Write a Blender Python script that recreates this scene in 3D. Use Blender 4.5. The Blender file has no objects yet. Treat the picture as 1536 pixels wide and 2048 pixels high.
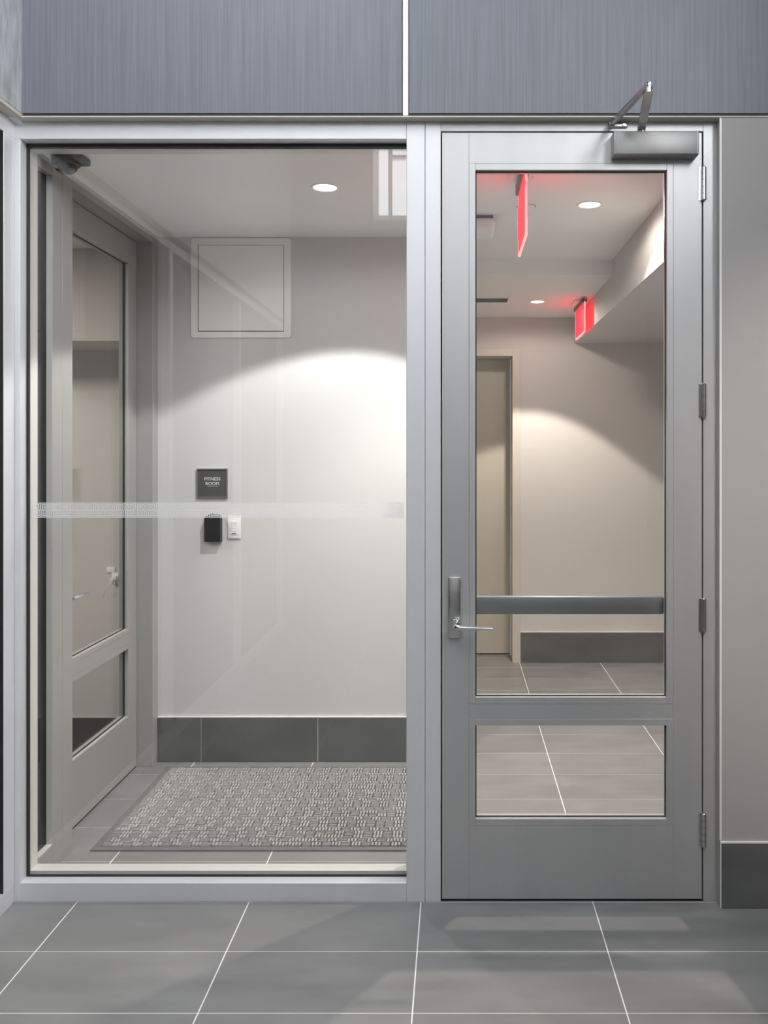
import bpy, bmesh, math, random
from mathutils import Vector, Matrix

random.seed(7)
C = bpy.context.scene.collection
SC = bpy.context.scene

# ------------------------------------------------------------------ camera
# metres; X right, Y into the building (front frame face at Y = 0), Z up
EYE, DIST, F = 1.585, 3.03, 1718.0
cd = bpy.data.cameras.new('camera')
cd.sensor_fit = 'VERTICAL'
cd.sensor_height = 24.0
cd.lens = 24.0 * F / 2048.0
cd.shift_x = (768 - 911) / 2048.0
cd.shift_y = (905 - 1024) / 2048.0
cd.clip_start = 0.02
cam = bpy.data.objects.new('camera', cd)
cam.location = (0, -DIST, EYE)
cam.rotation_euler = (math.radians(90), 0, 0)
C.objects.link(cam)
SC.camera = cam

# ------------------------------------------------------------------ sky, large lights, exposure
world = bpy.data.worlds.new('overcast_sky')
SC.world = world
world.use_nodes = True
bg = world.node_tree.nodes['Background']
bg.inputs[0].default_value = (0.90, 0.94, 1.0, 1)
bg.inputs[1].default_value = 9.0
SC.view_settings.view_transform = 'Standard'
SC.view_settings.look = 'None'
SC.view_settings.gamma = 1.0
SC.view_settings.use_curve_mapping = False
SC.view_settings.exposure = 0.0


def area(name, loc, rot, sx, sy, watts, col):
    d = bpy.data.lights.new(name, 'AREA')
    d.shape = 'RECTANGLE'
    d.size, d.size_y = sx, sy
    d.energy, d.color = watts, col
    o = bpy.data.objects.new(name, d)
    o.location, o.rotation_euler = loc, rot
    C.objects.link(o)
    return o


LOBBY_H = 5.0
ADDED_SKYLIGHT = (-1.45, -0.55, -3.7, -1.3)        # x0, x1, y0, y1 of an unseen skylight added as lobby fill light
area('added_skylight_fill', ((ADDED_SKYLIGHT[0] + ADDED_SKYLIGHT[1]) / 2, (ADDED_SKYLIGHT[2] + ADDED_SKYLIGHT[3]) / 2, LOBBY_H + 0.05), (0, 0, 0),
     ADDED_SKYLIGHT[1] - ADDED_SKYLIGHT[0], ADDED_SKYLIGHT[3] - ADDED_SKYLIGHT[2], 6, (0.97, 0.98, 1.0))
ADDED_CLERE = (-4.3, -2.0, 3.30, 4.60)            # y0, y1, z0, z1 of an unseen clerestory added to light the lobby
area('added_clerestory_light', (1.90, (ADDED_CLERE[0] + ADDED_CLERE[1]) / 2, (ADDED_CLERE[2] + ADDED_CLERE[3]) / 2), (0, math.radians(90), 0), ADDED_CLERE[3] - ADDED_CLERE[2], ADDED_CLERE[1] - ADDED_CLERE[0], 165, (0.95, 0.97, 1.0))
area('fitness_room_panel_light', (-3.2, 0.4, 2.675), (0, 0, 0), 1.2, 0.6, 75, (1.0, 0.93, 0.84))


# ------------------------------------------------------------------ materials
def mat(name, col, rough=0.5, metal=0.0, var=0.0, scale=(4, 4, 4), bump=0.0, bscale=None, emit=None, es=0.0, rnd=0.0, spec=0.5, detail=4.0):
    m = bpy.data.materials.new(name)
    m.use_nodes = True
    nt = m.node_tree
    b = nt.nodes['Principled BSDF']
    b.inputs['Base Color'].default_value = (*col, 1)
    b.inputs['Roughness'].default_value = rough
    b.inputs['Metallic'].default_value = metal
    b.inputs['Specular IOR Level'].default_value = spec
    if emit:
        b.inputs['Emission Color'].default_value = (*emit, 1)
        b.inputs['Emission Strength'].default_value = es
    if var or bump or rnd:
        g = nt.nodes.new('ShaderNodeNewGeometry')

        def noise(sc, det):
            mp = nt.nodes.new('ShaderNodeMapping')
            mp.inputs['Scale'].default_value = sc
            nt.links.new(g.outputs['Position'], mp.inputs['Vector'])
            n = nt.nodes.new('ShaderNodeTexNoise')
            n.inputs['Scale'].default_value = 1.0
            n.inputs['Detail'].default_value = det
            nt.links.new(mp.outputs['Vector'], n.inputs['Vector'])
            return n
        if var or rnd:
            n = noise(scale, detail)
            mr = nt.nodes.new('ShaderNodeMapRange')
            mr.inputs['From Min'].default_value = 0.3
            mr.inputs['From Max'].default_value = 0.7
            mr.inputs['To Min'].default_value = 1 - var
            mr.inputs['To Max'].default_value = 1 + var
            nt.links.new(n.outputs['Fac'], mr.inputs['Value'])
            val = mr.outputs['Result']
            if rnd:
                oi = nt.nodes.new('ShaderNodeObjectInfo')
                mr2 = nt.nodes.new('ShaderNodeMapRange')
                mr2.inputs['To Min'].default_value = 1 - rnd
                mr2.inputs['To Max'].default_value = 1 + rnd
                nt.links.new(oi.outputs['Random'], mr2.inputs['Value'])
                mu = nt.nodes.new('ShaderNodeMath')
                mu.operation = 'MULTIPLY'
                nt.links.new(val, mu.inputs[0])
                nt.links.new(mr2.outputs['Result'], mu.inputs[1])
                val = mu.outputs[0]
            sc = nt.nodes.new('ShaderNodeVectorMath')
            sc.operation = 'SCALE'
            sc.inputs[0].default_value = col
            nt.links.new(val, sc.inputs['Scale'])
            nt.links.new(sc.outputs['Vector'], b.inputs['Base Color'])
        if bump:
            n2 = noise(bscale or scale, 6.0)
            bp = nt.nodes.new('ShaderNodeBump')
            bp.inputs['Strength'].default_value = bump
            bp.inputs['Distance'].default_value = 0.002
            nt.links.new(n2.outputs['Fac'], bp.inputs['Height'])
            nt.links.new(bp.outputs['Normal'], b.inputs['Normal'])
    return m


def glass_mat(name, tint=(0.982, 0.985, 0.985), gain=1.0):
    """architectural pane: straight transmission, Fresnel reflection on both faces"""
    m = bpy.data.materials.new(name)
    m.use_nodes = True
    nt = m.node_tree
    nt.nodes.remove(nt.nodes['Principled BSDF'])
    out = nt.nodes['Material Output']
    g = nt.nodes.new('ShaderNodeNewGeometry')
    ior = nt.nodes.new('ShaderNodeMapRange')
    ior.inputs['To Min'].default_value = 1.52 * gain
    ior.inputs['To Max'].default_value = 1 / (1.52 * gain)
    nt.links.new(g.outputs['Backfacing'], ior.inputs['Value'])
    fr = nt.nodes.new('ShaderNodeFresnel')
    nt.links.new(ior.outputs['Result'], fr.inputs['IOR'])
    t = nt.nodes.new('ShaderNodeBsdfTransparent')
    t.inputs[0].default_value = (*tint, 1)
    gl = nt.nodes.new('ShaderNodeBsdfGlossy')
    gl.inputs['Roughness'].default_value = 0.0
    mx = nt.nodes.new('ShaderNodeMixShader')
    nt.links.new(fr.outputs[0], mx.inputs[0])
    nt.links.new(t.outputs[0], mx.inputs[1])
    nt.links.new(gl.outputs[0], mx.inputs[2])
    nt.links.new(mx.outputs[0], out.inputs['Surface'])
    return m


def film_mat(name):
    m = bpy.data.materials.new(name)
    m.use_nodes = True
    nt = m.node_tree
    b = nt.nodes['Principled BSDF']
    b.inputs['Base Color'].default_value = (0.92, 0.92, 0.93, 1)
    b.inputs['Roughness'].default_value = 0.6
    t = nt.nodes.new('ShaderNodeBsdfTransparent')
    tl = nt.nodes.new('ShaderNodeBsdfTranslucent')
    tl.inputs[0].default_value = (0.95, 0.95, 0.95, 1)
    m1 = nt.nodes.new('ShaderNodeMixShader')
    m1.inputs[0].default_value = 0.45
    nt.links.new(b.outputs[0], m1.inputs[1])
    nt.links.new(tl.outputs[0], m1.inputs[2])
    m2 = nt.nodes.new('ShaderNodeMixShader')
    m2.inputs[0].default_value = 0.70
    nt.links.new(t.outputs[0], m2.inputs[1])
    nt.links.new(m1.outputs[0], m2.inputs[2])
    nt.links.new(m2.outputs[0], nt.nodes['Material Output'].inputs['Surface'])
    return m


M = {
    'frame': mat('painted_aluminium', (0.74, 0.74, 0.76), 0.40, 0.25, var=0.02, scale=(6, 6, 1.5)),
    'door': mat('grey_door_enamel', (0.54, 0.535, 0.53), 0.42, 0.5, var=0.03, scale=(9, 9, 1.2)),
    'inner': mat('warm_white_metal', (0.66, 0.65, 0.61), 0.4, 0.1),
    'vframe': mat('vestibule_frame_enamel', (0.36, 0.36, 0.345), 0.42, 0.1),
    'gasket': mat('black_rubber', (0.025, 0.025, 0.026), 0.6),
    'dark': mat('dark_void', (0.03, 0.03, 0.03), 0.7),
    'glass': glass_mat('clear_glass'),
    'glass_dark': glass_mat('smoked_glass', (0.30, 0.32, 0.31)),
    'film': film_mat('frosted_film'),
    'wall': mat('off_white_wall_paint', (0.60, 0.60, 0.59), 0.7, bump=0.05, bscale=(160, 160, 160)),
    'ewall': mat('taupe_grey_wall_paint', (0.40, 0.385, 0.37), 0.7, bump=0.05, bscale=(160, 160, 160)),
    'lwall': mat('warm_lit_wall_paint', (0.60, 0.58, 0.555), 0.7, bump=0.05, bscale=(160, 160, 160)),  # same paint as the vestibule wall, warm lamplight put into the colour
    'ceil': mat('ceiling_paint', (0.85, 0.84, 0.82), 0.8),
    'panel': mat('blue_grey_wood_laminate', (0.170, 0.178, 0.205), 0.45, var=0.14, scale=(110, 110, 2.2), bump=0.35, bscale=(120, 120, 3.5)),
    'lpanel': mat('pale_textured_panel', (0.42, 0.44, 0.44), 0.5, var=0.22, scale=(70, 60, 12), bump=0.9, bscale=(80, 70, 14)),
    'core': mat('panel_edge', (0.05, 0.047, 0.045), 0.6),
    'soffit': mat('beige_soffit', (0.60, 0.56, 0.49), 0.6),
    'strip': mat('white_joint_strip', (0.90, 0.90, 0.91), 0.25, 0.2, var=0.06, scale=(60, 60, 20)),
    'tile': mat('slate_grey_porcelain', (0.24, 0.24, 0.237), 0.34, var=0.13, scale=(3.0, 8.0, 3.0), rnd=0.05, bump=0.03, bscale=(40, 120, 40), detail=6),
    'btile': mat('slate_grey_base_tile', (0.115, 0.12, 0.115), 0.36, var=0.16, scale=(3.0, 3.0, 7.0), rnd=0.05),
    'grout': mat('pale_grout', (0.88, 0.87, 0.84), 0.8),
    'btrim': mat('pale_edge_trim', (0.80, 0.79, 0.76), 0.35),
    'steel': mat('satin_stainless', (0.62, 0.62, 0.61), 0.24, 1.0),
    'chrome': mat('bright_chrome', (0.74, 0.75, 0.77), 0.12, 1.0),
    'closer': mat('closer_silver_paint', (0.36, 0.35, 0.34), 0.45, 0.45),
    'bar': mat('push_bar_satin_metal', (0.33, 0.345, 0.345), 0.36, 0.75),
    'mat': mat('grey_ribbed_carpet', (0.38, 0.38, 0.372), 0.95, var=0.22, scale=(240, 240, 240)),
    'matbase': mat('dark_mat_backing', (0.06, 0.06, 0.06), 0.9, var=0.2, scale=(120, 120, 120)),
    'matedge': mat('rubber_mat_border', (0.16, 0.16, 0.165), 0.7, var=0.08, scale=(50, 50, 50)),
    'white': mat('white_plastic', (0.80, 0.80, 0.79), 0.4),
    'whitem': mat('white_painted_metal', (0.84, 0.835, 0.80), 0.45),
    'black': mat('black_plastic', (0.020, 0.021, 0.022), 0.28),
    'charcoal': mat('charcoal_sign_face', (0.075, 0.078, 0.072), 0.45),
    'cam': mat('dark_grey_camera_shell', (0.035, 0.035, 0.037), 0.45),
    'lens': mat('tinted_dome', (0.008, 0.008, 0.009), 0.08),
    'lamp': mat('lit_downlight_lens', (1, 1, 1), 0.5, emit=(1.0, 0.97, 0.92), es=9.0),
    'sky': mat('added_skylight_glow', (1, 1, 1), 0.5, emit=(0.92, 0.95, 1.0), es=3.0),  # glow meant for the added skylight
    'red': mat('lit_red_acrylic', (0.2, 0.0, 0.0), 0.6, emit=(1.0, 0.010, 0.022), es=2.6),
    'redl': mat('lit_red_lettering', (0.3, 0.0, 0.02), 0.6, emit=(1.0, 0.020, 0.045), es=2.6),
    'rede': mat('lit_red_edge', (0.7, 0.2, 0.2), 0.3, emit=(1.0, 0.30, 0.27), es=1.4),
    'rubber': mat('black_rubber_flooring', (0.02, 0.02, 0.021), 0.6, var=0.2, scale=(90, 90, 90)),
    'fwall': mat('fitness_room_wall_paint', (0.55, 0.53, 0.50), 0.7),
    'dooralt': mat('tan_door_enamel', (0.50, 0.47, 0.40), 0.5),
    'lframe': mat('taupe_door_frame', (0.60, 0.56, 0.50), 0.5),
}


# ------------------------------------------------------------------ mesh helpers
class MB:
    """collects shapes given in world metres and links them as one mesh object"""

    def __init__(self):
        self.bm = bmesh.new()

    def box(self, x0, x1, y0, y1, z0, z1, bev=0.0, seg=2):
        r = bmesh.ops.create_cube(self.bm, size=1.0)
        vs = r['verts']
        for v in vs:
            v.co = Vector(((x0 + x1) / 2 + v.co.x * (x1 - x0), (y0 + y1) / 2 + v.co.y * (y1 - y0), (z0 + z1) / 2 + v.co.z * (z1 - z0)))
        if bev:
            es = list({e for v in vs for e in v.link_edges})
            bmesh.ops.bevel(self.bm, geom=es, offset=bev, segments=seg, profile=0.5, affect='EDGES')
        return self

    def cyl(self, a, b, r, r2=None, n=24, cap=True):
        a, b = Vector(a), Vector(b)
        d = b - a
        res = bmesh.ops.create_cone(self.bm, cap_ends=cap, segments=n, radius1=r, radius2=r if r2 is None else r2, depth=d.length)
        q = Vector((0, 0, 1)).rotation_difference(d.normalized()).to_matrix().to_4x4()
        bmesh.ops.transform(self.bm, matrix=Matrix.Translation((a + b) / 2) @ q, verts=res['verts'])
        return self

    def bar(self, a, b, w, t, up=(0, 0, 1), bev=0.0):
        """flat bar from a to b, w across, t along up"""
        a, b, up = Vector(a), Vector(b), Vector(up)
        d = (b - a)
        dn = d.normalized()
        side = dn.cross(up).normalized()
        upn = side.cross(dn).normalized()
        r = bmesh.ops.create_cube(self.bm, size=1.0)
        vs = r['verts']
        mid = (a + b) / 2
        for v in vs:
            v.co = mid + dn * v.co.x * d.length + side * v.co.y * w + upn * v.co.z * t
        if bev:
            es = list({e for v in vs for e in v.link_edges})
            bmesh.ops.bevel(self.bm, geom=es, offset=bev, segments=2, profile=0.5, affect='EDGES')
        return self

    def tube(self, pts, r, n=14):
        pts = [Vector(p) for p in pts]
        rings = []
        for i, p in enumerate(pts):
            t = (pts[min(i + 1, len(pts) - 1)] - pts[max(i - 1, 0)]).normalized()
            ref = Vector((0, 0, 1)) if abs(t.z) < 0.9 else Vector((1, 0, 0))
            u = t.cross(ref).normalized()
            w = u.cross(t).normalized()
            rr = r[i] if isinstance(r, (list, tuple)) else r
            rings.append([self.bm.verts.new(p + (u * math.cos(2 * math.pi * k / n) + w * math.sin(2 * math.pi * k / n)) * rr) for k in range(n)])
        for a, b in zip(rings, rings[1:]):
            for k in range(n):
                self.bm.faces.new((a[k], a[(k + 1) % n], b[(k + 1) % n], b[k]))
        self.bm.faces.new(rings[0][::-1])
        self.bm.faces.new(rings[-1])
        return self

    def lathe(self, prof, origin, axis=(0, 0, 1), n=36):
        """prof: list of (radius, height along axis)"""
        q = Vector((0, 0, 1)).rotation_difference(Vector(axis)).to_matrix()
        o = Vector(origin)
        rings = []
        for r, h in prof:
            if r < 1e-6:
                rings.append([self.bm.verts.new(o + q @ Vector((0, 0, h)))])
            else:
                rings.append([self.bm.verts.new(o + q @ Vector((r * math.cos(2 * math.pi * k / n), r * math.sin(2 * math.pi * k / n), h))) for k in range(n)])
        for a, b in zip(rings, rings[1:]):
            for k in range(n):
                k2 = (k + 1) % n
                if len(a) == 1 and len(b) == 1:
                    continue
                if len(a) == 1:
                    self.bm.faces.new((a[0], b[k2], b[k]))
                elif len(b) == 1:
                    self.bm.faces.new((a[k], a[k2], b[0]))
                else:
                    self.bm.faces.new((a[k], a[k2], b[k2], b[k]))
        return self

    def prism(self, outline, y0, y1, plane='XZ'):
        """outline polygon extruded along Y (plane XZ) or Z (plane XY)"""
        def P(p, d):
            return Vector((p[0], d, p[1])) if plane == 'XZ' else Vector((p[0], p[1], d))
        a = [self.bm.verts.new(P(p, y0)) for p in outline]
        b = [self.bm.verts.new(P(p, y1)) for p in outline]
        n = len(outline)
        self.bm.faces.new(a)
        self.bm.faces.new(b[::-1])
        for k in range(n):
            self.bm.faces.new((a[k], b[k], b[(k + 1) % n], a[(k + 1) % n]))
        return self

    def ring(self, x0, x1, z0, z1, w, y0, y1):
        """rectangular ring in the XZ plane, border width w inwards"""
        self.box(x0, x0 + w, y0, y1, z0, z1).box(x1 - w, x1, y0, y1, z0, z1)
        self.box(x0 + w, x1 - w, y0, y1, z0, z0 + w).box(x0 + w, x1 - w, y0, y1, z1 - w, z1)
        return self

    def build(self, name, material, parent=None, smooth=False, origin=None):
        bmesh.ops.recalc_face_normals(self.bm, faces=self.bm.faces)
        if parent is not None:
            o = Vector((0, 0, 0))
            p = parent
            while p is not None:
                o += p.location
                p = p.parent
        elif origin is not None:
            o = Vector(origin)
        else:
            vs = [v.co for v in self.bm.verts]
            o = Vector(((min(v.x for v in vs) + max(v.x for v in vs)) / 2, (min(v.y for v in vs) + max(v.y for v in vs)) / 2, min(v.z for v in vs)))
        bmesh.ops.translate(self.bm, vec=-o, verts=self.bm.verts)
        me = bpy.data.meshes.new(name)
        self.bm.to_mesh(me)
        self.bm.free()
        me.materials.append(M[material] if isinstance(material, str) else material)
        if smooth:
            me.shade_smooth()
            me.set_sharp_from_angle(angle=math.radians(38))
        ob = bpy.data.objects.new(name, me)
        C.objects.link(ob)
        if parent is not None:
            ob.parent = parent
        else:
            ob.location = o
        return ob


def tag(o, label=None, cat=None, group=None, kind=None):
    if label:
        o['label'] = label
    if cat:
        o['category'] = cat
    if group:
        o['group'] = group
    if kind:
        o['kind'] = kind
    return o


def empty(name, loc):
    o = bpy.data.objects.new(name, None)
    o.empty_display_size = 0.05
    o.location = loc
    C.objects.link(o)
    return o


def struct(name, material, label, cat, *boxes):
    m = MB()
    for b in boxes:
        m.box(*b)
    return tag(m.build(name, material), label, cat, kind='structure')


def text_mesh(body, size, material, name, parent, loc, rot, extrude=0.0008, spacing=1.0, line=1.0):
    cu = bpy.data.curves.new(name + '_curve', 'FONT')
    cu.body = body
    cu.size = size
    cu.align_x = 'CENTER'
    cu.align_y = 'CENTER'
    cu.extrude = extrude
    cu.space_character = spacing
    cu.space_line = line
    tmp = bpy.data.objects.new(name + '_curve', cu)
    C.objects.link(tmp)
    bpy.context.view_layer.update()
    me = bpy.data.meshes.new_from_object(tmp.evaluated_get(bpy.context.evaluated_depsgraph_get()))
    bpy.data.objects.remove(tmp)
    bpy.data.curves.remove(cu)
    me.name = name
    me.materials.clear()
    me.materials.append(M[material])
    ob = bpy.data.objects.new(name, me)
    C.objects.link(ob)
    ob.parent = parent
    o = Vector((0, 0, 0))
    p = parent
    while p is not None:
        o += p.location
        p = p.parent
    ob.location = Vector(loc) - o
    ob.rotation_euler = rot
    return ob


# ================================================================== STRUCTURE
CEIL = 2.69
VX = -1.527          # frame face of the vestibule's side wall
BACKY = 1.378        # vestibule back wall
FARY = 3.456         # corridor end wall
LOWZ = 2.604         # lower corridor ceiling
BULKX, BULKZ = 0.90, 2.41
RX = 1.75            # lobby's wall on the hinge side
REARY = -4.75
LX = -1.554          # face of the lobby's side glazing

# ---- floor: slab of grout with single tiles
PITCH_X, PITCH_Y, OFF_X = 0.6065, 0.30, 0.4845
floor = tag(empty('floor', (0, 0, 0)), 'grey porcelain tile floor with pale grout running from lobby to corridor', 'floor', kind='structure')
MB().box(-1.72, 1.92, REARY, FARY + 0.30, -0.06, -0.0015).build('grout_bed', 'grout', floor)
regions = [(-1.60, RX, REARY, 0.0), (-1.66, 1.90, 0.0, FARY + 0.24)]
tile_cache = {}
G = 0.0022


def tile_mesh(w, d):
    key = (round(w, 3), round(d, 3))
    if key not in tile_cache:
        m = MB()
        m.box(-w / 2, w / 2, -d / 2, d / 2, -0.009, 0.0, bev=0.0008, seg=1)
        me = bpy.data.meshes.new('tile')
        m.bm.to_mesh(me)
        m.bm.free()
        me.materials.append(M['tile'])
        tile_cache[key] = me
    return tile_cache[key]


for (rx0, rx1, ry0, ry1) in regions:
    i0, i1 = math.floor((rx0 - OFF_X) / PITCH_X), math.ceil((rx1 - OFF_X) / PITCH_X)
    j0, j1 = math.floor(ry0 / PITCH_Y + 1e-6), math.ceil(ry1 / PITCH_Y - 1e-6)
    for j in range(j0, j1):
        for i in range(i0, i1):
            x0, x1 = max(rx0, OFF_X + i * PITCH_X + G), min(rx1, OFF_X + (i + 1) * PITCH_X - G)
            y0, y1 = max(ry0, j * PITCH_Y + G), min(ry1, (j + 1) * PITCH_Y - G)
            if x1 - x0 < 0.01 or y1 - y0 < 0.01:
                continue
            o = bpy.data.objects.new('tile', tile_mesh(x1 - x0, y1 - y0))
            o.location = ((x0 + x1) / 2, (y0 + y1) / 2, 0)
            o.parent = floor
            C.objects.link(o)

struct('floor_fitness', 'rubber', 'black rubber floor of the fitness room behind the side door', 'floor', (-4.7, -1.722, REARY, 2.2, -0.06, -0.001))

# ---- ceilings
struct('ceiling', 'ceil', 'painted vestibule ceiling with recessed downlights', 'ceiling', (-1.70, 1.95, 0.116, 1.90, CEIL, CEIL + 0.12))
struct('ceiling_corridor', 'ceil', 'lower painted ceiling over the far half of the corridor', 'ceiling', (-0.70, 1.95, 1.90, FARY + 0.3, LOWZ, LOWZ + 0.2))
struct('ceiling_bulkhead', 'wall', 'boxed bulkhead running along the corridor ceiling', 'bulkhead', (BULKX, 1.94, 0.117, FARY - 0.001, BULKZ, CEIL - 0.0005))
sx0, sx1, sy0, sy1 = ADDED_SKYLIGHT
struct('ceiling_lobby', 'ewall', 'high lobby ceiling around the added skylight', 'ceiling',
       (-1.70, sx0, REARY, 0.15, LOBBY_H, LOBBY_H + 0.12), (sx1, RX + 0.1, REARY, 0.15, LOBBY_H, LOBBY_H + 0.12),
       (sx0, sx1, REARY, sy0, LOBBY_H, LOBBY_H + 0.12), (sx0, sx1, sy1, 0.15, LOBBY_H, LOBBY_H + 0.12))
struct('ceiling_fitness', 'ceil', 'painted ceiling of the fitness room', 'ceiling', (-4.7, -1.71, REARY, 2.2, CEIL, CEIL + 0.12))

# ---- walls
struct('wall_back', 'wall', 'off-white vestibule wall carrying the room sign and access panel', 'wall', (-1.655, -0.05, BACKY, 1.50, 0, CEIL + 0.01))
struct('wall_corridor_end', 'lwall', 'wall at the end of the corridor, tinted with warm light', 'wall',
       (0.489, 1.95, FARY, FARY + 0.30, 0, LOWZ), (-0.70, 0.489, FARY, FARY + 0.30, 2.37, LOWZ), (-0.70, -0.529, FARY, FARY + 0.30, 0, 2.37))
struct('wall_corridor_right', 'lwall', 'side wall of the corridor under the bulkhead, tinted with warm light', 'wall', (1.90, 2.02, 0.12, FARY, 0, CEIL))
struct('wall_corridor_left', 'lwall', 'side wall of the corridor behind the vestibule wall, tinted with warm light', 'wall', (-0.72, -0.60, 1.502, FARY, 0, LOWZ))
struct('wall_front', 'ewall', 'warm grey painted wall beside the door hinges', 'wall', (0.921, RX + 0.02, -0.040, 0.115, 0, 2.7505))
struct('wall_front_upper', 'wall', 'wall above the storefront behind the laminate panels', 'wall', (-1.70, RX + 0.1, 0.002, 0.115, 2.7515, LOBBY_H))
struct('wall_rear', 'ewall', 'lobby rear wall with a high window', 'wall',
       (-1.70, RX + 0.1, REARY - 0.15, REARY, 0, 3.72), (-1.70, RX + 0.1, REARY - 0.15, REARY, 4.72, LOBBY_H),
       (-1.70, -0.76, REARY - 0.15, REARY, 3.72, 4.72), (0.15, RX + 0.1, REARY - 0.15, REARY, 3.72, 4.72))
struct('wall_lobby_right', 'panel', 'dark laminate side wall of the lobby', 'wall', (RX, RX + 0.12, REARY, -0.042, 0, ADDED_CLERE[2]), (RX, RX + 0.12, REARY, -0.042, ADDED_CLERE[3], LOBBY_H),
       (RX, RX + 0.12, REARY, ADDED_CLERE[0], ADDED_CLERE[2], ADDED_CLERE[3]), (RX, RX + 0.12, ADDED_CLERE[1], -0.042, ADDED_CLERE[2], ADDED_CLERE[3]))
struct('wall_fitness', 'fwall', 'grey walls of the fitness room', 'wall',
       (-4.7, -1.722, 2.1, 2.2, 0, CEIL), (-4.8, -4.7, REARY, 2.2, 0, CEIL), (-4.7, -1.722, REARY - 0.1, REARY, 0, CEIL), (-1.721, -1.656, BACKY + 0.06, 2.1, 0, CEIL))
struct('ceiling_fitness_bulkhead', 'fwall', 'dropped bulkhead along the fitness room back wall', 'bulkhead', (-4.69, -1.73, 1.62, 2.099, 2.19, CEIL - 0.001))

# ---- laminate wall panels above the glazing
wp = tag(empty('wall_panelling', (-0.17, -0.045, 2.755)), 'blue-grey wood-grain laminate panels above the glass door', 'wall panel', kind='structure')
MB().box(-1.506, -0.186, -0.045, 0.001, 2.764, LOBBY_H, bev=0.001, seg=1).build('panel', 'panel', wp)
MB().box(-0.1616, RX - 0.001, -0.045, 0.001, 2.764, LOBBY_H, bev=0.001, seg=1).build('panel', 'panel', wp)
MB().box(-0.1845, -0.1632, -0.034, 0.001, 2.760, LOBBY_H, bev=0.002).build('joint_strip', 'strip', wp)
MB().box(-1.506, -0.187, -0.041, 0.001, 2.7555, 2.764).build('panel_edge', 'core', wp)
MB().box(-0.1606, RX - 0.001, -0.041, 0.001, 2.7555, 2.764).build('panel_edge', 'core', wp)
MB().box(-1.53, RX - 0.001, -0.043, 0.001, 2.7515, 2.7554).build('soffit_strip', 'soffit', wp)
wl = tag(empty('wall_lobby_left', (-1.6, -2.4, 2.755)), 'pale rough-textured panel wall over the side glazing', 'wall panel', kind='structure')
for k, (a, b) in enumerate(((-1.62, -0.0455), (-3.2, -1.63), (REARY, -3.21))):
    MB().box(-1.70, -1.508, a, b, 2.764, LOBBY_H).build('panel', 'lpanel', wl)
MB().box(-1.70, -1.510, REARY, -0.044, 2.7515, 2.764).build('soffit_strip', 'soffit', wl)


# ---- high window in the rear wall and the added skylight
w4 = tag(empty('window_4', (0, REARY, 3.72)), 'high lobby window reflected in the storefront glass', 'window', kind='structure')
m = MB()
m.ring(-0.76, 0.15, 3.72, 4.72, 0.05, REARY - 0.11, REARY - 0.02)
m.build('frame', 'strip', w4)
MB().box(-0.62, -0.585, REARY - 0.10, REARY - 0.03, 3.77, 4.67).build('mullion', 'frame', w4)
MB().box(-0.585, 0.10, REARY - 0.10, REARY - 0.03, 4.30, 4.33).build('transom', 'frame', w4)
MB().box(-0.71, 0.10, REARY - 0.070, REARY - 0.062, 3.77, 4.67).build('pane', 'glass', w4)
m = MB()
m.box(sx0, sx0 + 0.03, sy0, sy1, LOBBY_H + 0.001, LOBBY_H + 0.12).box(sx1 - 0.03, sx1, sy0, sy1, LOBBY_H + 0.001, LOBBY_H + 0.12)
m.box(sx0 + 0.03, sx1 - 0.03, sy0, sy0 + 0.03, LOBBY_H + 0.001, LOBBY_H + 0.12).box(sx0 + 0.03, sx1 - 0.03, sy1 - 0.03, sy1, LOBBY_H + 0.001, LOBBY_H + 0.12)
w5 = tag(m.build('added_window_5', 'frame'), 'aluminium frame of the unseen skylight added in the lobby ceiling', 'skylight', kind='structure')

w6 = tag(empty('added_window_6', (RX + 0.06, -2.8, ADDED_CLERE[2])), 'unseen clerestory window added high in the dark lobby wall for light', 'window', kind='structure')
for (a, b, c, d) in ((ADDED_CLERE[0], ADDED_CLERE[0] + 0.05, ADDED_CLERE[2], ADDED_CLERE[3]), (ADDED_CLERE[1] - 0.05, ADDED_CLERE[1], ADDED_CLERE[2], ADDED_CLERE[3]),
                     (ADDED_CLERE[0] + 0.05, ADDED_CLERE[1] - 0.05, ADDED_CLERE[2], ADDED_CLERE[2] + 0.05), (ADDED_CLERE[0] + 0.05, ADDED_CLERE[1] - 0.05, ADDED_CLERE[3] - 0.05, ADDED_CLERE[3])):
    MB().box(RX + 0.02, RX + 0.10, a, b, c, d).build('frame', 'frame', w6)
MB().box(RX + 0.055, RX + 0.063, ADDED_CLERE[0] + 0.05, ADDED_CLERE[1] - 0.05, ADDED_CLERE[2] + 0.05, ADDED_CLERE[3] - 0.05).build('pane', 'glass', w6)

# ---- front storefront window
FW = {'x0': -1.536, 'x1': -0.1728, 'z0': 0.0665, 'z1': 2.691}
FD = 0.115
w1 = tag(empty('window_1', (-0.85, 0.05, 0)), 'large storefront window with a frosted key-pattern band', 'window', kind='structure')
MB().box(-1.571, -0.1733, 0, FD, FW['z1'], 2.7512, bev=0.0012, seg=1).build('header', 'frame', w1)
MB().box(-1.536, -0.1733, 0, FD, 0.0, FW['z0'], bev=0.0012, seg=1).build('sill', 'frame', w1)
MB().box(-1.571, -1.536, 0, FD, 0.0, FW['z1'], bev=0.0012, seg=1).build('post', 'frame', w1)
MB().box(-0.1728, -0.1080, -0.001, FD, 0.0, 2.7512, bev=0.0015, seg=1).build('mullion', 'frame', w1)
gx0, gx1, gz0, gz1 = FW['x0'], FW['x1'], FW['z0'], FW['z1']
MB().box(gx0, gx1, 0.045, 0.0525, gz1 - 0.011, gz1).build('gasket', 'gasket', w1)
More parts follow.
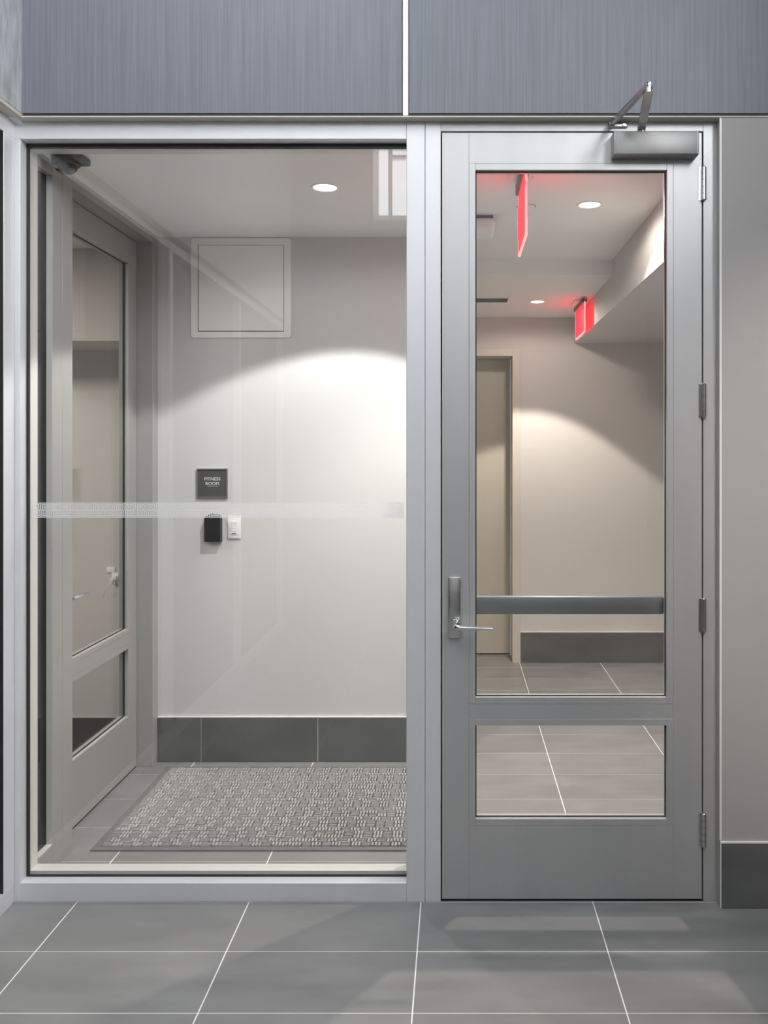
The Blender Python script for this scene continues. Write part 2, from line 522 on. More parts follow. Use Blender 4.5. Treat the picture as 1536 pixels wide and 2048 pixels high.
MB().box(gx0, gx1, 0.045, 0.0525, gz0, gz0 + 0.006).build('gasket', 'gasket', w1)
MB().box(gx0, gx0 + 0.009, 0.045, 0.0525, gz0 + 0.006, gz1 - 0.011).build('gasket', 'gasket', w1)
MB().box(gx1 - 0.002, gx1, 0.045, 0.0525, gz0 + 0.006, gz1 - 0.011).build('gasket', 'gasket', w1)
MB().box(gx0, gx1, 0.0615, FD, gz1 - 0.014, gz1).build('glazing_bead', 'inner', w1)
MB().box(gx0, gx1, 0.0615, FD, gz0, gz0 + 0.013).build('glazing_bead', 'inner', w1)
MB().box(gx0, gx0 + 0.006, 0.0615, FD, gz0 + 0.013, gz1 - 0.014).build('glazing_bead', 'inner', w1)
MB().box(gx1 - 0.004, gx1, 0.0615, FD, gz0 + 0.013, gz1 - 0.014).build('glazing_bead', 'inner', w1)
MB().box(gx0 + 0.002, gx1 - 0.002, 0.053, 0.061, gz0 + 0.002, gz1 - 0.002).build('pane', 'glass', w1)

# frosted band: squares of key pattern cut out of the film
KW, KH = 22, 15
SPIRAL = [(1, 14), (1, 1), (19, 1), (19, 12), (5, 12), (5, 5), (15, 5), (15, 9), (9, 9)]


def key_cell(flip):
    g = [['.'] * KW for _ in range(KH)]
    for (xa, ya), (xb, yb) in zip(SPIRAL, SPIRAL[1:]):
        for y in range(min(ya, yb), max(ya, yb) + 1):
            for x in range(min(xa, xb), max(xa, xb) + 1):
                g[y][x] = '#'
    if flip:
        g = [row[::-1] for row in g[::-1]]
    return [''.join(row) for row in g]


rows = ['.' * KW] + key_cell(False) + key_cell(True) + ['.' * KW]
bm = MB()
fx0, fx1, fz1, fh = gx0 + 0.010, gx1 - 0.012, 1.405, 0.054
ch = fh / len(rows)
cw = 0.00172
nc = int((fx1 - fx0) / cw)
fy0, fy1 = 0.0524, 0.0529
for r, row in enumerate(rows):
    z1_, z0_ = fz1 - r * ch, fz1 - (r + 1) * ch
    c = 0
    while c < nc:
        if row[c % KW] == '.':
            c2 = c
            while c2 < nc and row[c2 % KW] == '.':
                c2 += 1
            v = [bm.bm.verts.new(p) for p in ((fx0 + c * cw, fy1, z0_), (fx0 + c2 * cw, fy1, z0_), (fx0 + c2 * cw, fy1, z1_), (fx0 + c * cw, fy1, z1_))]
            bm.bm.faces.new(v)
            c = c2
        else:
            c += 1
ob = bm.build('frosted_band', 'film', w1)
ob['kind'] = 'stuff'

# ---- door frame of the glass entrance door
t1 = tag(empty('trim_1', (0.4, 0, 0)), 'grey metal frame around the glass entrance door', 'door frame', kind='structure')
DX0, DX1, DZ0, DZ1 = -0.0476, 0.8695, 0.009, 2.714
MB().box(-0.1068, DX0 - 0.0045, 0.0, FD, 0.0, 2.7512, bev=0.001, seg=1).build('jamb', 'frame', t1)
MB().box(DX1 + 0.0045, 0.932, 0.0, FD, 0.0, 2.7512, bev=0.001, seg=1).build('jamb', 'door', t1)
MB().box(DX0 - 0.0045, DX1 + 0.0045, 0.0, FD, DZ1 + 0.004, 2.7512, bev=0.001, seg=1).build('head', 'door', t1)
MB().box(DX0 - 0.0045, DX0 + 0.012, 0.052, 0.066, 0.0, DZ1 + 0.004).build('door_stop', 'dark', t1)
MB().box(DX1 - 0.012, DX1 + 0.0045, 0.052, 0.066, 0.0, DZ1 + 0.004).build('door_stop', 'dark', t1)
MB().box(DX0 + 0.012, DX1 - 0.012, 0.052, 0.066, DZ1 - 0.012, DZ1 + 0.004).build('door_stop', 'dark', t1)
MB().box(DX0 - 0.0045, DX1 + 0.0045, 0.004, 0.06, 0.0, 0.0025).build('threshold', 'dark', t1)
MB().box(0.9195, 0.9265, -0.0405, -0.0365, 0.235, 2.7505).build('sealant_line', 'btrim', t1)

# ---- side frame of the vestibule (sidelight + door to the fitness room)
w3 = tag(empty('window_3', (VX, 0.17, 0)), 'narrow dark sidelight next to the fitness room door', 'window', kind='structure')
MB().box(-1.655, VX, 0.1155, 0.225, 0.0, 0.10, bev=0.001, seg=1).build('sill', 'vframe', w3)
MB().box(-1.655, VX, 0.1155, 0.225, 2.635, CEIL - 0.0005, bev=0.001, seg=1).build('head', 'vframe', w3)
MB().box(-1.558, -1.550, 0.1155, 0.225, 0.10, 2.635).build('pane', 'glass_dark', w3)
MB().box(-1.655, -1.64, 0.1155, 0.225, 0.10, 2.635).build('backing', 'dark', w3)
MB().box(-1.5499, -1.528, 0.2235, 0.2249, 0.101, 2.634).build('glazing_bead', 'inner', w3)  # pale facing puts the light on the jamb return into the colour
MB().box(-1.5499, -1.528, 0.117, 0.2235, 0.1002, 0.1015).build('glazing_bead', 'inner', w3)  # pale facing, brightness of the lit sill ledge put into the colour
S0, S1, SZ = 0.395, 1.300, 2.645
t2 = tag(empty('trim_2', (VX, 0.85, 0)), 'grey metal frame around the fitness room door', 'door frame', kind='structure')
MB().box(-1.655, VX, 0.2255, 0.306, 0.0, CEIL - 0.0005, bev=0.001, seg=1).build('post', 'vframe', t2)
MB().box(-1.655, VX, 0.3072, S0, 0.0, CEIL - 0.0005, bev=0.001, seg=1).build('jamb', 'vframe', t2)
MB().box(-1.655, VX, S1, BACKY - 0.0005, 0.0, CEIL - 0.0005, bev=0.001, seg=1).build('jamb', 'vframe', t2)
MB().box(-1.655, VX, S0, S1, SZ, CEIL - 0.0005, bev=0.001, seg=1).build('head', 'vframe', t2)
MB().box(-1.65, -1.610, S0, S1, 0.0, 0.003).build('threshold', 'dark', t2)

# ---- lobby side glazing
w2 = tag(empty('window_2', (LX, -2.3, 0)), 'lobby side glazing looking into the dim fitness room', 'window', kind='structure')
MB().box(-1.69, LX, REARY, -0.0005, 0.0, 0.067, bev=0.001, seg=1).build('sill', 'frame', w2)
MB().box(-1.69, LX, REARY, -0.0005, 2.691, 2.7512, bev=0.001, seg=1).build('header', 'frame', w2)
MB().box(-1.69, LX, -0.075, -0.0005, 0.067, 2.691, bev=0.001, seg=1).build('post', 'frame', w2)
for k in range(1, 4):
    y = -0.083 - 1.5 * k
    MB().box(-1.69, LX, y, y + 0.06, 0.067, 2.691).build('post', 'frame', w2)
MB().box(-1.604, -1.596, REARY, -0.0785, 0.067, 2.691).build('pane', 'glass_dark', w2)
MB().box(-1.600, -1.5555, -0.0785, -0.0755, 0.068, 2.69).build('gasket', 'gasket', w2)
MB().box(-1.595, -1.588, REARY, -0.094, 0.0672, 0.075).build('gasket', 'gasket', w2)


# ---- baseboards of single tiles
def base_tiles(name, label, x0, x1, y, joints, z1=0.228, th=0.011):
    r = tag(empty(name, ((x0 + x1) / 2, y, 0)), label, 'baseboard', kind='structure')
    MB().box(x0, x1, y - 0.004, y, 0.0005, z1).build('grout_bed', 'grout', r)
    xs = [x0] + [j for j in joints if x0 < j < x1] + [x1]
    for a, b in zip(xs, xs[1:]):
        MB().box(a + 0.0025, b - 0.0025, y - th, y - 0.003, 0.003, z1 - 0.0005, bev=0.0006, seg=1).build('tile', 'btile', r)
    MB().box(x0, x1, y - th - 0.001, y, z1, z1 + 0.0045).build('edge_trim', 'btrim', r)
    return r


js = [OFF_X + k * PITCH_X for k in range(-5, 5)]
base_tiles('baseboard_back', 'dark grey tile baseboard under the room sign', VX + 0.001, -0.05, BACKY, [-1.303, -0.705])
base_tiles('baseboard_end', 'dark brown-grey tile baseboard at the corridor end wall', 0.4885, 1.90, FARY, [], th=0.010)
base_tiles('baseboard_front', 'dark tile baseboard below the wall by the door hinges', 0.9215, RX, -0.040, [1.53], th=0.008)


# ================================================================== DOORS
def glazed_leaf(root, P, x0, x1, z0, z1, ox0, ox1, uz0, uz1, lz0, lz1, th, material):
    """leaf in local plane; P(xa, xb, ya, yb, za, zb) gives a box in world axes (a = along the leaf, d = depth)"""
    def part(name, mt, a0, a1, d0, d1, c0, c1, bev=0.0008):
        return MB().box(*P(a0, a1, d0, d1, c0, c1), bev=bev, seg=1).build(name, mt, root)
    part('stile', material, x0, ox0 - 0.023, 0, th, z0, z1)
    part('stile', material, ox1 + 0.023, x1, 0, th, z0, z1)
    part('top_rail', material, ox0 - 0.023, ox1 + 0.023, 0, th, uz1 + 0.023, z1)
    part('middle_rail', material, ox0 - 0.023, ox1 + 0.023, 0, th, lz1 + 0.023, uz0 - 0.023)
    part('bottom_rail', material, ox0 - 0.023, ox1 + 0.023, 0, th, z0, lz0 - 0.023)
    for (a, b) in ((uz0, uz1), (lz0, lz1)):
        for d0, d1 in ((-0.0012, 0.017), (0.028, th + 0.0012)):
            e = 0.0003
            part('glazing_bead', material, ox0 - 0.023 + e, ox0, d0, d1, a - 0.023, b + 0.023)
            part('glazing_bead', material, ox1, ox1 + 0.023 - e, d0, d1, a - 0.023, b + 0.023)
            part('glazing_bead', material, ox0 + e, ox1 - e, d0, d1, b, b + 0.023 - e)
            part('glazing_bead', material, ox0 + e, ox1 - e, d0, d1, a - 0.023 + e, a)
        part('gasket', 'gasket', ox0, ox0 + 0.004, 0.0172, 0.0188, a, b, 0)
        part('gasket', 'gasket', ox1 - 0.004, ox1, 0.0172, 0.0188, a, b, 0)
        part('gasket', 'gasket', ox0 + 0.004, ox1 - 0.004, 0.0172, 0.0188, b - 0.004, b, 0)
        part('gasket', 'gasket', ox0 + 0.004, ox1 - 0.004, 0.0172, 0.0188, a, a + 0.004, 0)
        part('pane', 'glass', ox0 - 0.006, ox1 + 0.006, 0.019, 0.027, a - 0.006, b + 0.006, 0)


d1 = tag(empty('door_1', (0.41, 0.02, 0)), 'tall grey glass entrance door with lever handle and overhead closer', 'door', kind='structure')


def P1(a0, a1, d0, d1_, c0, c1):
    return (a0, a1, 0.002 + d0, 0.002 + d1_, c0, c1)


glazed_leaf(d1, P1, DX0, DX1, DZ0, DZ1, 0.0705, 0.746, 0.7208, 2.582, 0.292, 0.622, 0.045, 'door')

# lever set
pl = MB().box(-0.0246, 0.0175, -0.012, 0.0018, 0.932, 1.146, bev=0.0025).build('lock_plate', 'steel', d1, smooth=True)
MB().lathe([(0, -0.017), (0.0185, -0.017), (0.0195, -0.0155), (0.0195, -0.012), (0, -0.012)], (-0.0025, 0, 0.980), (0, 1, 0), 32).build('rose', 'chrome', pl, smooth=True)
MB().tube([(-0.0025, -0.014, 0.980), (-0.0025, -0.040, 0.980), (-0.001, -0.052, 0.980), (0.004, -0.058, 0.9797), (0.012, -0.060, 0.979), (0.07, -0.060, 0.9765), (0.1285, -0.060, 0.974)],
          [0.010, 0.0098, 0.0096, 0.0093, 0.009, 0.0083, 0.0080], 18).build('lever', 'chrome', pl, smooth=True)

# push bar on the corridor side
pb = MB().box(-0.035, 0.752, 0.075, 0.105, 1.000, 1.064, bev=0.004).build('push_bar', 'bar', d1, smooth=True)
MB().box(-0.035, 0.03, 0.0485, 0.075, 1.002, 1.062, bev=0.002).build('bar_bracket', 'bar', pb, smooth=True)
MB().box(0.752, 0.80, 0.0485, 0.105, 1.002, 1.062, bev=0.003).build('end_cap', 'bar', pb, smooth=True)

# hinges
for zc in (2.532, 1.768, 1.012, 0.255):
    h = empty('hinge', (0, 0, 0))
    h.parent = d1
    h.location = Vector((0.873, -0.006, zc)) - d1.location
    hx = 0.8742
    for k in range(5):
        za = zc - 0.0575 + k * 0.023
        MB().cyl((hx, -0.0075, za + 0.0005), (hx, -0.0075, za + 0.0225), 0.0085, n=20).build('knuckle', 'steel', h, smooth=True)
    MB().lathe([(0, -0.0035), (0.005, -0.003), (0.0072, 0.0), (0, 0.0)], (hx, -0.0075, zc - 0.0575)).build('pin_cap', 'steel', h, smooth=True)
    MB().lathe([(0, 0.0035), (0.005, 0.003), (0.0072, 0.0), (0, 0.0)], (hx, -0.0075, zc + 0.0575)).build('pin_cap', 'steel', h, smooth=True)
    MB().box(0.858, 0.8690, -0.0015, 0.0016, zc - 0.0575, zc + 0.0575).build('hinge_leaf', 'steel', h)

# closer
cl = MB().box(0.5500, 0.842, -0.056, 0.0015, 2.619, 2.6985, bev=0.004).build('closer_body', 'closer', d1, smooth=True)
MB().box(0.5485, 0.5565, -0.0575, 0.0012, 2.6175, 2.7000, bev=0.0025).build('end_cap', 'closer', cl, smooth=True)
MB().box(0.8350, 0.8435, -0.0575, 0.0012, 2.6175, 2.7000, bev=0.0025).build('end_cap', 'closer', cl, smooth=True)
MB().cyl((0.651, -0.030, 2.697), (0.651, -0.030, 2.722), 0.012, n=20).build('spindle', 'steel', cl, smooth=True)
MB().bar((0.6515, -0.018, 2.7165), (0.6075, -0.333, 2.7215), 0.024, 0.007, bev=0.002).build('main_arm', 'steel', cl, smooth=True)
MB().cyl((0.6075, -0.331, 2.715), (0.6075, -0.331, 2.745), 0.0115, n=20).build('elbow_pin', 'steel', cl, smooth=True)
MB().bar((0.6075, -0.340, 2.7385), (0.5465, -0.014, 2.7365), 0.014, 0.010, bev=0.003).build('forearm', 'steel', cl, smooth=True)
MB().box(0.538, 0.606, -0.009, -0.0005, 2.7285, 2.7465, bev=0.004).build('frame_shoe', 'steel', cl, smooth=True)
MB().cyl((0.5465, -0.024, 2.7365), (0.5465, -0.004, 2.7365), 0.008, n=16).build('shoe_screw', 'steel', cl, smooth=True)
MB().cyl((0.592, -0.013, 2.7375), (0.592, -0.004, 2.7375), 0.006, n=16).build('shoe_screw', 'steel', cl, smooth=True)

# door to the fitness room
DXF = -1.606
d2 = tag(empty('door_2', (DXF, 0.85, 0)), 'grey glazed fitness room door in the vestibule side wall', 'door', kind='structure')


def P2(a0, a1, d0, d1_, c0, c1):
    return (DXF - d1_, DXF - d0, a0, a1, c0, c1)


glazed_leaf(d2, P2, S0 + 0.003, S1 - 0.004, 0.010, SZ - 0.004, S0 + 0.121, S1 - 0.116, 0.7208, 2.515, 0.292, 0.622, 0.044, 'vframe')
pl2 = MB().box(DXF + 0.0015, DXF + 0.012, S0 + 0.035, S0 + 0.077, 0.945, 1.15, bev=0.0025).build('lock_plate', 'steel', d2, smooth=True)
MB().tube([(DXF + 0.012, S0 + 0.056, 0.995), (DXF + 0.045, S0 + 0.056, 0.995), (DXF + 0.056, S0 + 0.060, 0.995), (DXF + 0.060, S0 + 0.072, 0.995), (DXF + 0.060, S0 + 0.13, 0.993), (DXF + 0.060, S0 + 0.19, 0.990)],
          [0.010, 0.0098, 0.0095, 0.009, 0.0085, 0.008], 16).build('lever', 'chrome', pl2, smooth=True)

# door at the corridor end, set in a deep reveal
d3 = tag(empty('door_3', (-0.02, FARY + 0.24, 0)), 'tan flush door in a deep reveal at the corridor end', 'door', kind='structure')
MB().box(-0.467, 0.427, FARY + 0.235, FARY + 0.275, 0.014, 2.310, bev=0.001, seg=1).build('leaf', 'dooralt', d3)
MB().box(-0.47, 0.43, FARY + 0.276, FARY + 0.298, 0.0, 2.313).build('backing', 'dark', d3)
t3 = tag(empty('trim_3', (-0.02, FARY, 0)), 'taupe metal frame lining the corridor end doorway', 'door frame', kind='structure')
MB().box(0.430, 0.488, FARY - 0.012, FARY + 0.275, 0.0, 2.369, bev=0.001, seg=1).build('jamb', 'lframe', t3)
MB().box(-0.528, -0.470, FARY - 0.012, FARY + 0.275, 0.0, 2.369, bev=0.001, seg=1).build('jamb', 'lframe', t3)
MB().box(-0.470, 0.430, FARY - 0.012, FARY + 0.275, 2.313, 2.369, bev=0.001, seg=1).build('head', 'lframe', t3)


# ================================================================== THINGS
# ---- floor mat with woven relief
mx0, mx1, my0, my1 = -1.452, -0.03, 0.383, 1.292
mt = tag(empty('entrance_mat', ((mx0 + mx1) / 2, (my0 + my1) / 2, 0)), 'grey basket-weave entrance mat with a rubber border lying behind the storefront window', 'floor mat')
MB().box(mx0 + 0.028, mx1 - 0.028, my0 + 0.028, my1 - 0.028, 0.0003, 0.0035).build('backing', 'matbase', mt)
m = MB()
w = 0.030
bev_out = [(mx0, mx1, my0, my0 + w), (mx0, mx1, my1 - w, my1), (mx0, mx0 + w, my0 + w, my1 - w), (mx1 - w, mx1, my0 + w, my1 - w)]
for b in bev_out:
    m.box(b[0], b[1], b[2], b[3], 0.0003, 0.0048)
m.build('border', 'matedge', mt)
cell = 0.040
ix0, ix1, iy0, iy1 = mx0 + w, mx1 - w, my0 + w, my1 - w
nx, ny = int((ix1 - ix0) / cell), int((iy1 - iy0) / 0.033)
cx, cy = (ix1 - ix0) / nx, (iy1 - iy0) / ny
verts, faces = [], []


def rib(x0, x1, y0, y1, z):
    x0, x1 = max(x0, ix0), min(x1, ix1)
    if x1 - x0 < 0.004:
        return
    b = len(verts)
    t = 0.0012
    verts.extend([(x0, y0, 0.003), (x1, y0, 0.003), (x1, y1, 0.003), (x0, y1, 0.003),
                  (x0 + t, y0 + t, z), (x1 - t, y0 + t, z), (x1 - t, y1 - t, z), (x0 + t, y1 - t, z)])
    for f in ((4, 5, 6, 7), (0, 1, 5, 4), (1, 2, 6, 5), (2, 3, 7, 6), (3, 0, 4, 7)):
        faces.append(tuple(b + k for k in f))


for j in range(ny):
    sh = 0.5 * ((j * 7) % 3 == 1)
    for i in range(-1 if sh else 0, nx):
        x, y = ix0 + (i + sh) * cx, iy0 + j * cy
        horiz = ((i + j + (j // 3)) % 2 == 0) != (random.random() < 0.04)
        n = 3
        for k in range(n):
            gp = 0.085 if horiz else 0.045
            a0, a1 = k / n + gp, (k + 1) / n - gp
            z = 0.0105 + random.uniform(-0.0012, 0.0012)
            s, e = random.uniform(0.0, 0.12), 1 - random.uniform(0.0, 0.12)
            if horiz:
                rib(x + cx * s, x + cx * e, y + cy * a0, y + cy * a1, z)
            else:
                rib(x + cx * a0, x + cx * a1, y + cy * s, y + cy * e, z)
me = bpy.data.meshes.new('woven_ribs')
me.from_pydata([(v[0] - mt.location.x, v[1] - mt.location.y, v[2]) for v in verts], [], faces)
me.materials.append(M['mat'])
ob = bpy.data.objects.new('woven_ribs', me)
C.objects.link(ob)
ob.parent = mt
ob['kind'] = 'stuff'

# ---- room sign
sg = tag(empty('room_sign', (-1.2455, BACKY, 1.352)), 'square charcoal FITNESS ROOM sign in a silver frame on the white wall', 'sign')
MB().box(-1.3185, -1.1725, BACKY - 0.008, BACKY - 0.0005, 1.358, 1.497, bev=0.0005, seg=1).build('face_plate', 'charcoal', sg)
m = MB()
m.ring(-1.3245, -1.1665, 1.352, 1.503, 0.0065, BACKY - 0.012, BACKY - 0.0005)
m.build('frame', 'steel', sg)
text_mesh('FITNESS\nROOM', 0.0235, 'white', 'lettering', sg, (-1.2455, BACKY - 0.0087, 1.437), (math.radians(90), 0, 0), 0.0006, 1.0, 1.05)
m = MB()
for k in range(11):
    for (dx, dz) in ((0, 0), (0.0024, 0), (0, -0.0024), (0.0024, -0.0024)):
        if random.random() < 0.62:
            x, z = -1.272 + k * 0.0052 + dx, 1.4125 + dz
            m.cyl((x, BACKY - 0.0092, z), (x, BACKY - 0.0079, z), 0.0007, n=6)
ob = m.build('braille', 'white', sg)
ob['kind'] = 'stuff'

# ---- card reader
cr = tag(empty('card_reader', (-1.239, BACKY, 1.128)), 'black arched card reader on the white wall under the room sign', 'card reader')


def arch(x0, x1, z0, z1, n=14):
    r = (x1 - x0) / 2
    xc = (x0 + x1) / 2
    rz = r * 0.72
    pts = [(x0, z0), (x1, z0)]
    for k in range(n + 1):
        a = math.pi * k / n
        pts.append((xc + r * math.cos(a), z1 - rz + rz * math.sin(a)))
    return pts


MB().prism(arch(-1.2815, -1.1965, 1.1285, 1.2745), BACKY - 0.012, BACKY - 0.0005).build('back_shell', 'cam', cr, smooth=True)
MB().prism(arch(-1.2800, -1.1980, 1.1300, 1.2725), BACKY - 0.034, BACKY - 0.012).build('cover', 'black', cr, smooth=True)
MB().box(-1.243, -1.235, BACKY - 0.0347, BACKY - 0.034, 1.247, 1.250).build('indicator', 'charcoal', cr)

# ---- switch plate with sensor
sw = tag(empty('wall_switch', (-1.134, BACKY, 1.143)), 'white wall switch plate with a button column next to the card reader', 'switch')
MB().box(-1.1675, -1.1005, BACKY - 0.007, BACKY - 0.0005, 1.1435, 1.2620, bev=0.002).build('face_plate', 'white', sw, smooth=True)
rk = MB().box(-1.1500, -1.1180, BACKY - 0.0095, BACKY - 0.006, 1.166, 1.236, bev=0.001).build('insert', 'white', sw)
for k in range(4):
    MB().box(-1.1460, -1.1220, BACKY - 0.0112, BACKY - 0.0093, 1.182 + k * 0.0130, 1.1925 + k * 0.0130, bev=0.0006, seg=1).build('button', 'white', rk)
MB().box(-1.1455, -1.1245, BACKY - 0.0102, BACKY - 0.0094, 1.1685, 1.1722).build('sensor_slot', 'dark', rk)
MB().cyl((-1.134, BACKY - 0.0078, 1.252), (-1.134, BACKY - 0.0068, 1.252), 0.0022, n=10).build('screw', 'whitem', sw)

# ---- access panel
ap = tag(empty('access_panel', (-1.0995, BACKY, 2.17)), 'square off-white access panel set high on the vestibule wall', 'access panel')
ax0, ax1, az0, az1 = -1.3565, -0.8435, 2.1735, 2.686 - 0.0015


def rrect(x0, x1, z0, z1, r, n=5):
    pts = []
    for (cx_, cz_, a0) in ((x1 - r, z0 + r, -90), (x1 - r, z1 - r, 0), (x0 + r, z1 - r, 90), (x0 + r, z0 + r, 180)):
        for k in range(n + 1):
            a = math.radians(a0 + 90 * k / n)
            pts.append((cx_ + r * math.cos(a), cz_ + r * math.sin(a)))
    return pts


AZ = 2.6845
m = MB()
o_ = rrect(-1.3565, -0.8435, 2.1735, AZ - 0.002, 0.016)
i_ = rrect(-1.3215, -0.8785, 2.2045, AZ - 0.035, 0.002)
yf, yb = BACKY - 0.006, BACKY - 0.0005
of = [m.bm.verts.new((p[0], yf, p[1])) for p in o_]
obk = [m.bm.verts.new((p[0], yb, p[1])) for p in o_]
inf = [m.bm.verts.new((p[0], yf, p[1])) for p in i_]
ibk = [m.bm.verts.new((p[0], yb, p[1])) for p in i_]
n_ = len(o_)
for k in range(n_):
    k2 = (k + 1) % n_
    m.bm.faces.new((of[k], of[k2], inf[k2], inf[k]))
    m.bm.faces.new((of[k], obk[k], obk[k2], of[k2]))
    m.bm.faces.new((inf[k], inf[k2], ibk[k2], ibk[k]))
m.build('flange', 'whitem', ap)
MB().box(-1.3200, -0.8800, BACKY - 0.0008, BACKY - 0.0003, 2.206, AZ - 0.036).build('shadow_gap', 'dark', ap)
MB().box(-1.3175, -0.8815, BACKY - 0.0055, BACKY - 0.0010, 2.2085, AZ - 0.0375, bev=0.0006, seg=1).build('door', 'whitem', ap)

# ---- security camera
CX, CY = -1.452, 0.172
sc = tag(empty('security_camera', (CX, CY, CEIL)), 'dark dome security camera on the ceiling in the glazed corner', 'camera')
MB().box(CX - 0.02, CX + 0.075, CY - 0.05, CY + 0.045, CEIL - 0.026, CEIL - 0.0005, bev=0.006).build('mounting_box', 'cam', sc, smooth=True)
MB().lathe([(0, -0.0005), (0.050, -0.0005), (0.052, -0.006), (0.050, -0.034), (0.046, -0.037), (0, -0.037)], (CX, CY, CEIL)).build('housing', 'cam', sc, smooth=True)
MB().lathe([(0.042, -0.034)] + [(0.042 * math.cos(math.radians(a)), -0.037 - 0.030 * math.sin(math.radians(a))) for a in range(0, 91, 10)], (CX, CY, CEIL)).build('dome', 'lens', sc, smooth=True)


# ---- downlights
def downlight(label, x, y, z, r, watts, half, col, aim=(0, 0, 0), blend=0.12, group='recessed ceiling downlights', soft=0.035, spill=0.19):
    t = tag(empty('downlight', (x, y, z)), label, 'downlight', group)
    MB().lathe([(r, -0.0003), (r, -0.0025), (r - 0.004, -0.0045), (r * 0.80, -0.0025), (r * 0.78, -0.0003)], (x, y, z)).build('trim_ring', 'whitem', t, smooth=True)
    MB().lathe([(0, -0.0012), (r * 0.78, -0.0012), (r * 0.78, -0.0004), (0, -0.0004)], (x, y, z)).build('lens', 'lamp', t, smooth=True)
    d = bpy.data.lights.new('downlight_beam', 'SPOT')
    d.energy, d.color = watts, col
    d.spot_size = math.radians(2 * half)
    d.spot_blend = blend
    d.shadow_soft_size = soft
    o = bpy.data.objects.new('downlight_beam', d)
    o.location = (0, 0, -0.02)
    o.rotation_euler = aim
    o.parent = t
    C.objects.link(o)
    d2_ = bpy.data.lights.new('downlight_spill', 'SPOT')
    d2_.energy, d2_.color = watts * spill, col
    d2_.spot_size = math.radians(176)
    d2_.spot_blend = 0.3
    d2_.shadow_soft_size = r * 0.75
    o2 = bpy.data.objects.new('downlight_spill', d2_)
    o2.location = (0, 0, -0.02)
    o2.parent = t
    C.objects.link(o2)
    return t


NEUT = (1.0, 0.985, 0.97)
WARM = (1.0, 0.90, 0.79)
downlight('round recessed downlight in the vestibule ceiling in front of the access panel wall', -0.544, 0.55, CEIL, 0.0605, 80, 57, NEUT, spill=0.09, soft=0.02)
downlight('round recessed downlight beside the exit sign just behind the glass entrance door', 0.598, 0.80, CEIL, 0.058, 135, 60, WARM, blend=0.5, soft=0.02, spill=0.09)
downlight('small recessed downlight in the low corridor ceiling before the end wall', 0.553, 2.77, LOWZ, 0.055, 104, 46, WARM, spill=0.13)
downlight('unseen spotlight added in the high lobby ceiling for warm light', 1.36, -3.4, LOBBY_H, 0.06, 700, 11, WARM, aim=(math.radians(42.5), 0, 0), blend=1.0, spill=0.01)  # out-of-view spotlight, added to brighten the wall beside the hinges

# ---- sprinkler cover
sp = tag(empty('sprinkler_cover', (0.318, 0.83, CEIL)), 'small round sprinkler cover plate on the ceiling beyond the first exit sign', 'sprinkler')
MB().lathe([(0, -0.004), (0.036, -0.004), (0.040, -0.0025), (0.040, -0.001), (0, -0.001)], (0.318, 0.83, CEIL)).build('cover_plate', 'whitem', sp, smooth=True)
MB().lathe([(0, -0.0011), (0.043, -0.0011), (0.043, -0.0004), (0, -0.0004)], (0.318, 0.83, CEIL)).build('shadow_ring', 'dark', sp, smooth=True)


# ---- exit signs
def exit_sign(label, x, y0, y1, ztop, zbot, zc, group='edge-lit exit signs'):
    yc = (y0 + y1) / 2
    t = tag(empty('exit_sign', (x, yc, zc)), label, 'exit sign', group)
    MB().box(x - 0.050, x + 0.048, yc - 0.10, yc + 0.10, zc - 0.012, zc - 0.0005, bev=0.003).build('canopy', 'whitem', t, smooth=True)
    MB().box(x - 0.016, x + 0.016, y0 + 0.01, y1 - 0.01, ztop - 0.002, zc - 0.011, bev=0.003).build('lamp_housing', 'cam', t, smooth=True)
    p = MB().box(x - 0.0035, x + 0.0035, y0 + 0.006, y1 - 0.006, zbot + 0.006, ztop, bev=0.001, seg=1).build('panel', 'red', t)
    m = MB()
    m.box(x - 0.0045, x + 0.0045, y0, y0 + 0.006, zbot, ztop).box(x - 0.0045, x + 0.0045, y1 - 0.006, y1, zbot, ztop)
    m.box(x - 0.0045, x + 0.0045, y0 + 0.006, y1 - 0.006, zbot, zbot + 0.006)
    m.build('lit_edge', 'rede', t)
    h = (ztop - zbot)
    text_mesh('EXIT', h * 0.78, 'redl', 'lettering', p, (x - 0.0042, yc, (ztop + zbot) / 2), (math.radians(90), 0, math.radians(-90)), 0.0006)
    text_mesh('EXIT', h * 0.78, 'redl', 'lettering', p, (x + 0.0042, yc, (ztop + zbot) / 2), (math.radians(90), 0, math.radians(90)), 0.0006)
    return t


exit_sign('glowing red exit sign hanging from the ceiling just behind the glass entrance door', 0.261, 0.135, 0.49, 2.635, 2.387, CEIL)
exit_sign('glowing red exit sign hanging against the bulkhead near the corridor end', 0.845, 2.58, 3.00, 2.572, 2.375, LOWZ)

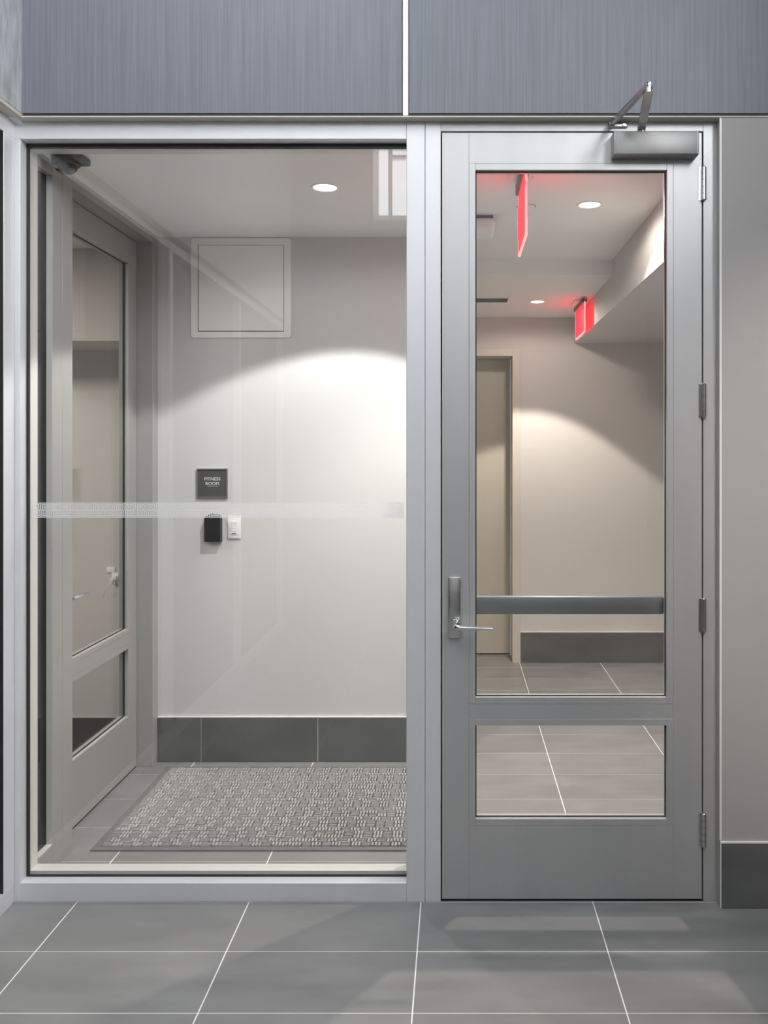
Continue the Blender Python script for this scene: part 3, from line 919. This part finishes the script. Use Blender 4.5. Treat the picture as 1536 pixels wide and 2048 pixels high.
# ---- white ceiling unit and vent
cu = tag(empty('ceiling_detector', (0.07, 1.06, CEIL)), 'rounded white detector box on the corridor ceiling', 'detector')
MB().box(-0.055, 0.185, 0.955, 1.165, CEIL - 0.066, CEIL - 0.012, bev=0.020, seg=4).build('cover', 'white', cu, smooth=True)
MB().box(-0.045, 0.175, 0.965, 1.155, CEIL - 0.014, CEIL - 0.0005, bev=0.002).build('base_plate', 'cam', cu, smooth=True)
vt = tag(empty('ceiling_vent', (0.17, 2.70, LOWZ)), 'narrow dark slot vent in the low corridor ceiling', 'vent')
m = MB()
vx0, vx1, vy0, vy1 = -0.03, 0.365, 2.60, 2.79
m.box(vx0, vx1, vy0, vy0 + 0.018, LOWZ - 0.006, LOWZ - 0.0005).box(vx0, vx1, vy1 - 0.018, vy1, LOWZ - 0.006, LOWZ - 0.0005)
m.box(vx0, vx0 + 0.018, vy0 + 0.018, vy1 - 0.018, LOWZ - 0.006, LOWZ - 0.0005).box(vx1 - 0.018, vx1, vy0 + 0.018, vy1 - 0.018, LOWZ - 0.006, LOWZ - 0.0005)
m.build('frame', 'whitem', vt)
MB().box(vx0 + 0.018, vx1 - 0.018, vy0 + 0.018, vy1 - 0.018, LOWZ - 0.002, LOWZ - 0.0005).build('void', 'dark', vt)
for k in range(3):
    y = vy0 + 0.045 + k * 0.050
    MB().bar((vx0 + 0.018, y, LOWZ - 0.005), (vx1 - 0.018, y, LOWZ - 0.005), 0.012, 0.0015, up=(0, 0.6, 0.8)).build('louver', 'cam', vt)


# ---- fitness room outlets with chargers
def outlet(label, x, z, w, h, cords):
    t = tag(empty('power_outlet', (x, 2.1, z)), label, 'outlet')
    MB().box(x - w / 2, x + w / 2, 2.092, 2.0995, z - h / 2, z + h / 2, bev=0.002).build('face_plate', 'white', t, smooth=True)
    for k, dx in enumerate(cords):
        MB().box(x + dx * 0.2 - 0.010, x + dx * 0.2 + 0.010, 2.065, 2.0922, z - 0.018 + k * 0.012, z + 0.004 + k * 0.012, bev=0.002).build('plug', 'white', t, smooth=True)
        MB().tube([(x + dx * 0.2, 2.068, z - 0.012), (x + dx * 0.35, 2.05, z - 0.03), (x + dx * 0.7, 2.055, z - 0.06), (x + dx, 2.07, z - 0.11)], 0.0022, 8).build('cord', 'white', t, smooth=True)
    return t


outlet('white horizontal outlet plate on the fitness room wall seen through the side door', -2.056, 0.885, 0.050, 0.034, [])
outlet('white outlet plate with two plugged cords on the fitness room wall', -2.030, 0.835, 0.042, 0.068, [-0.06, 0.03])
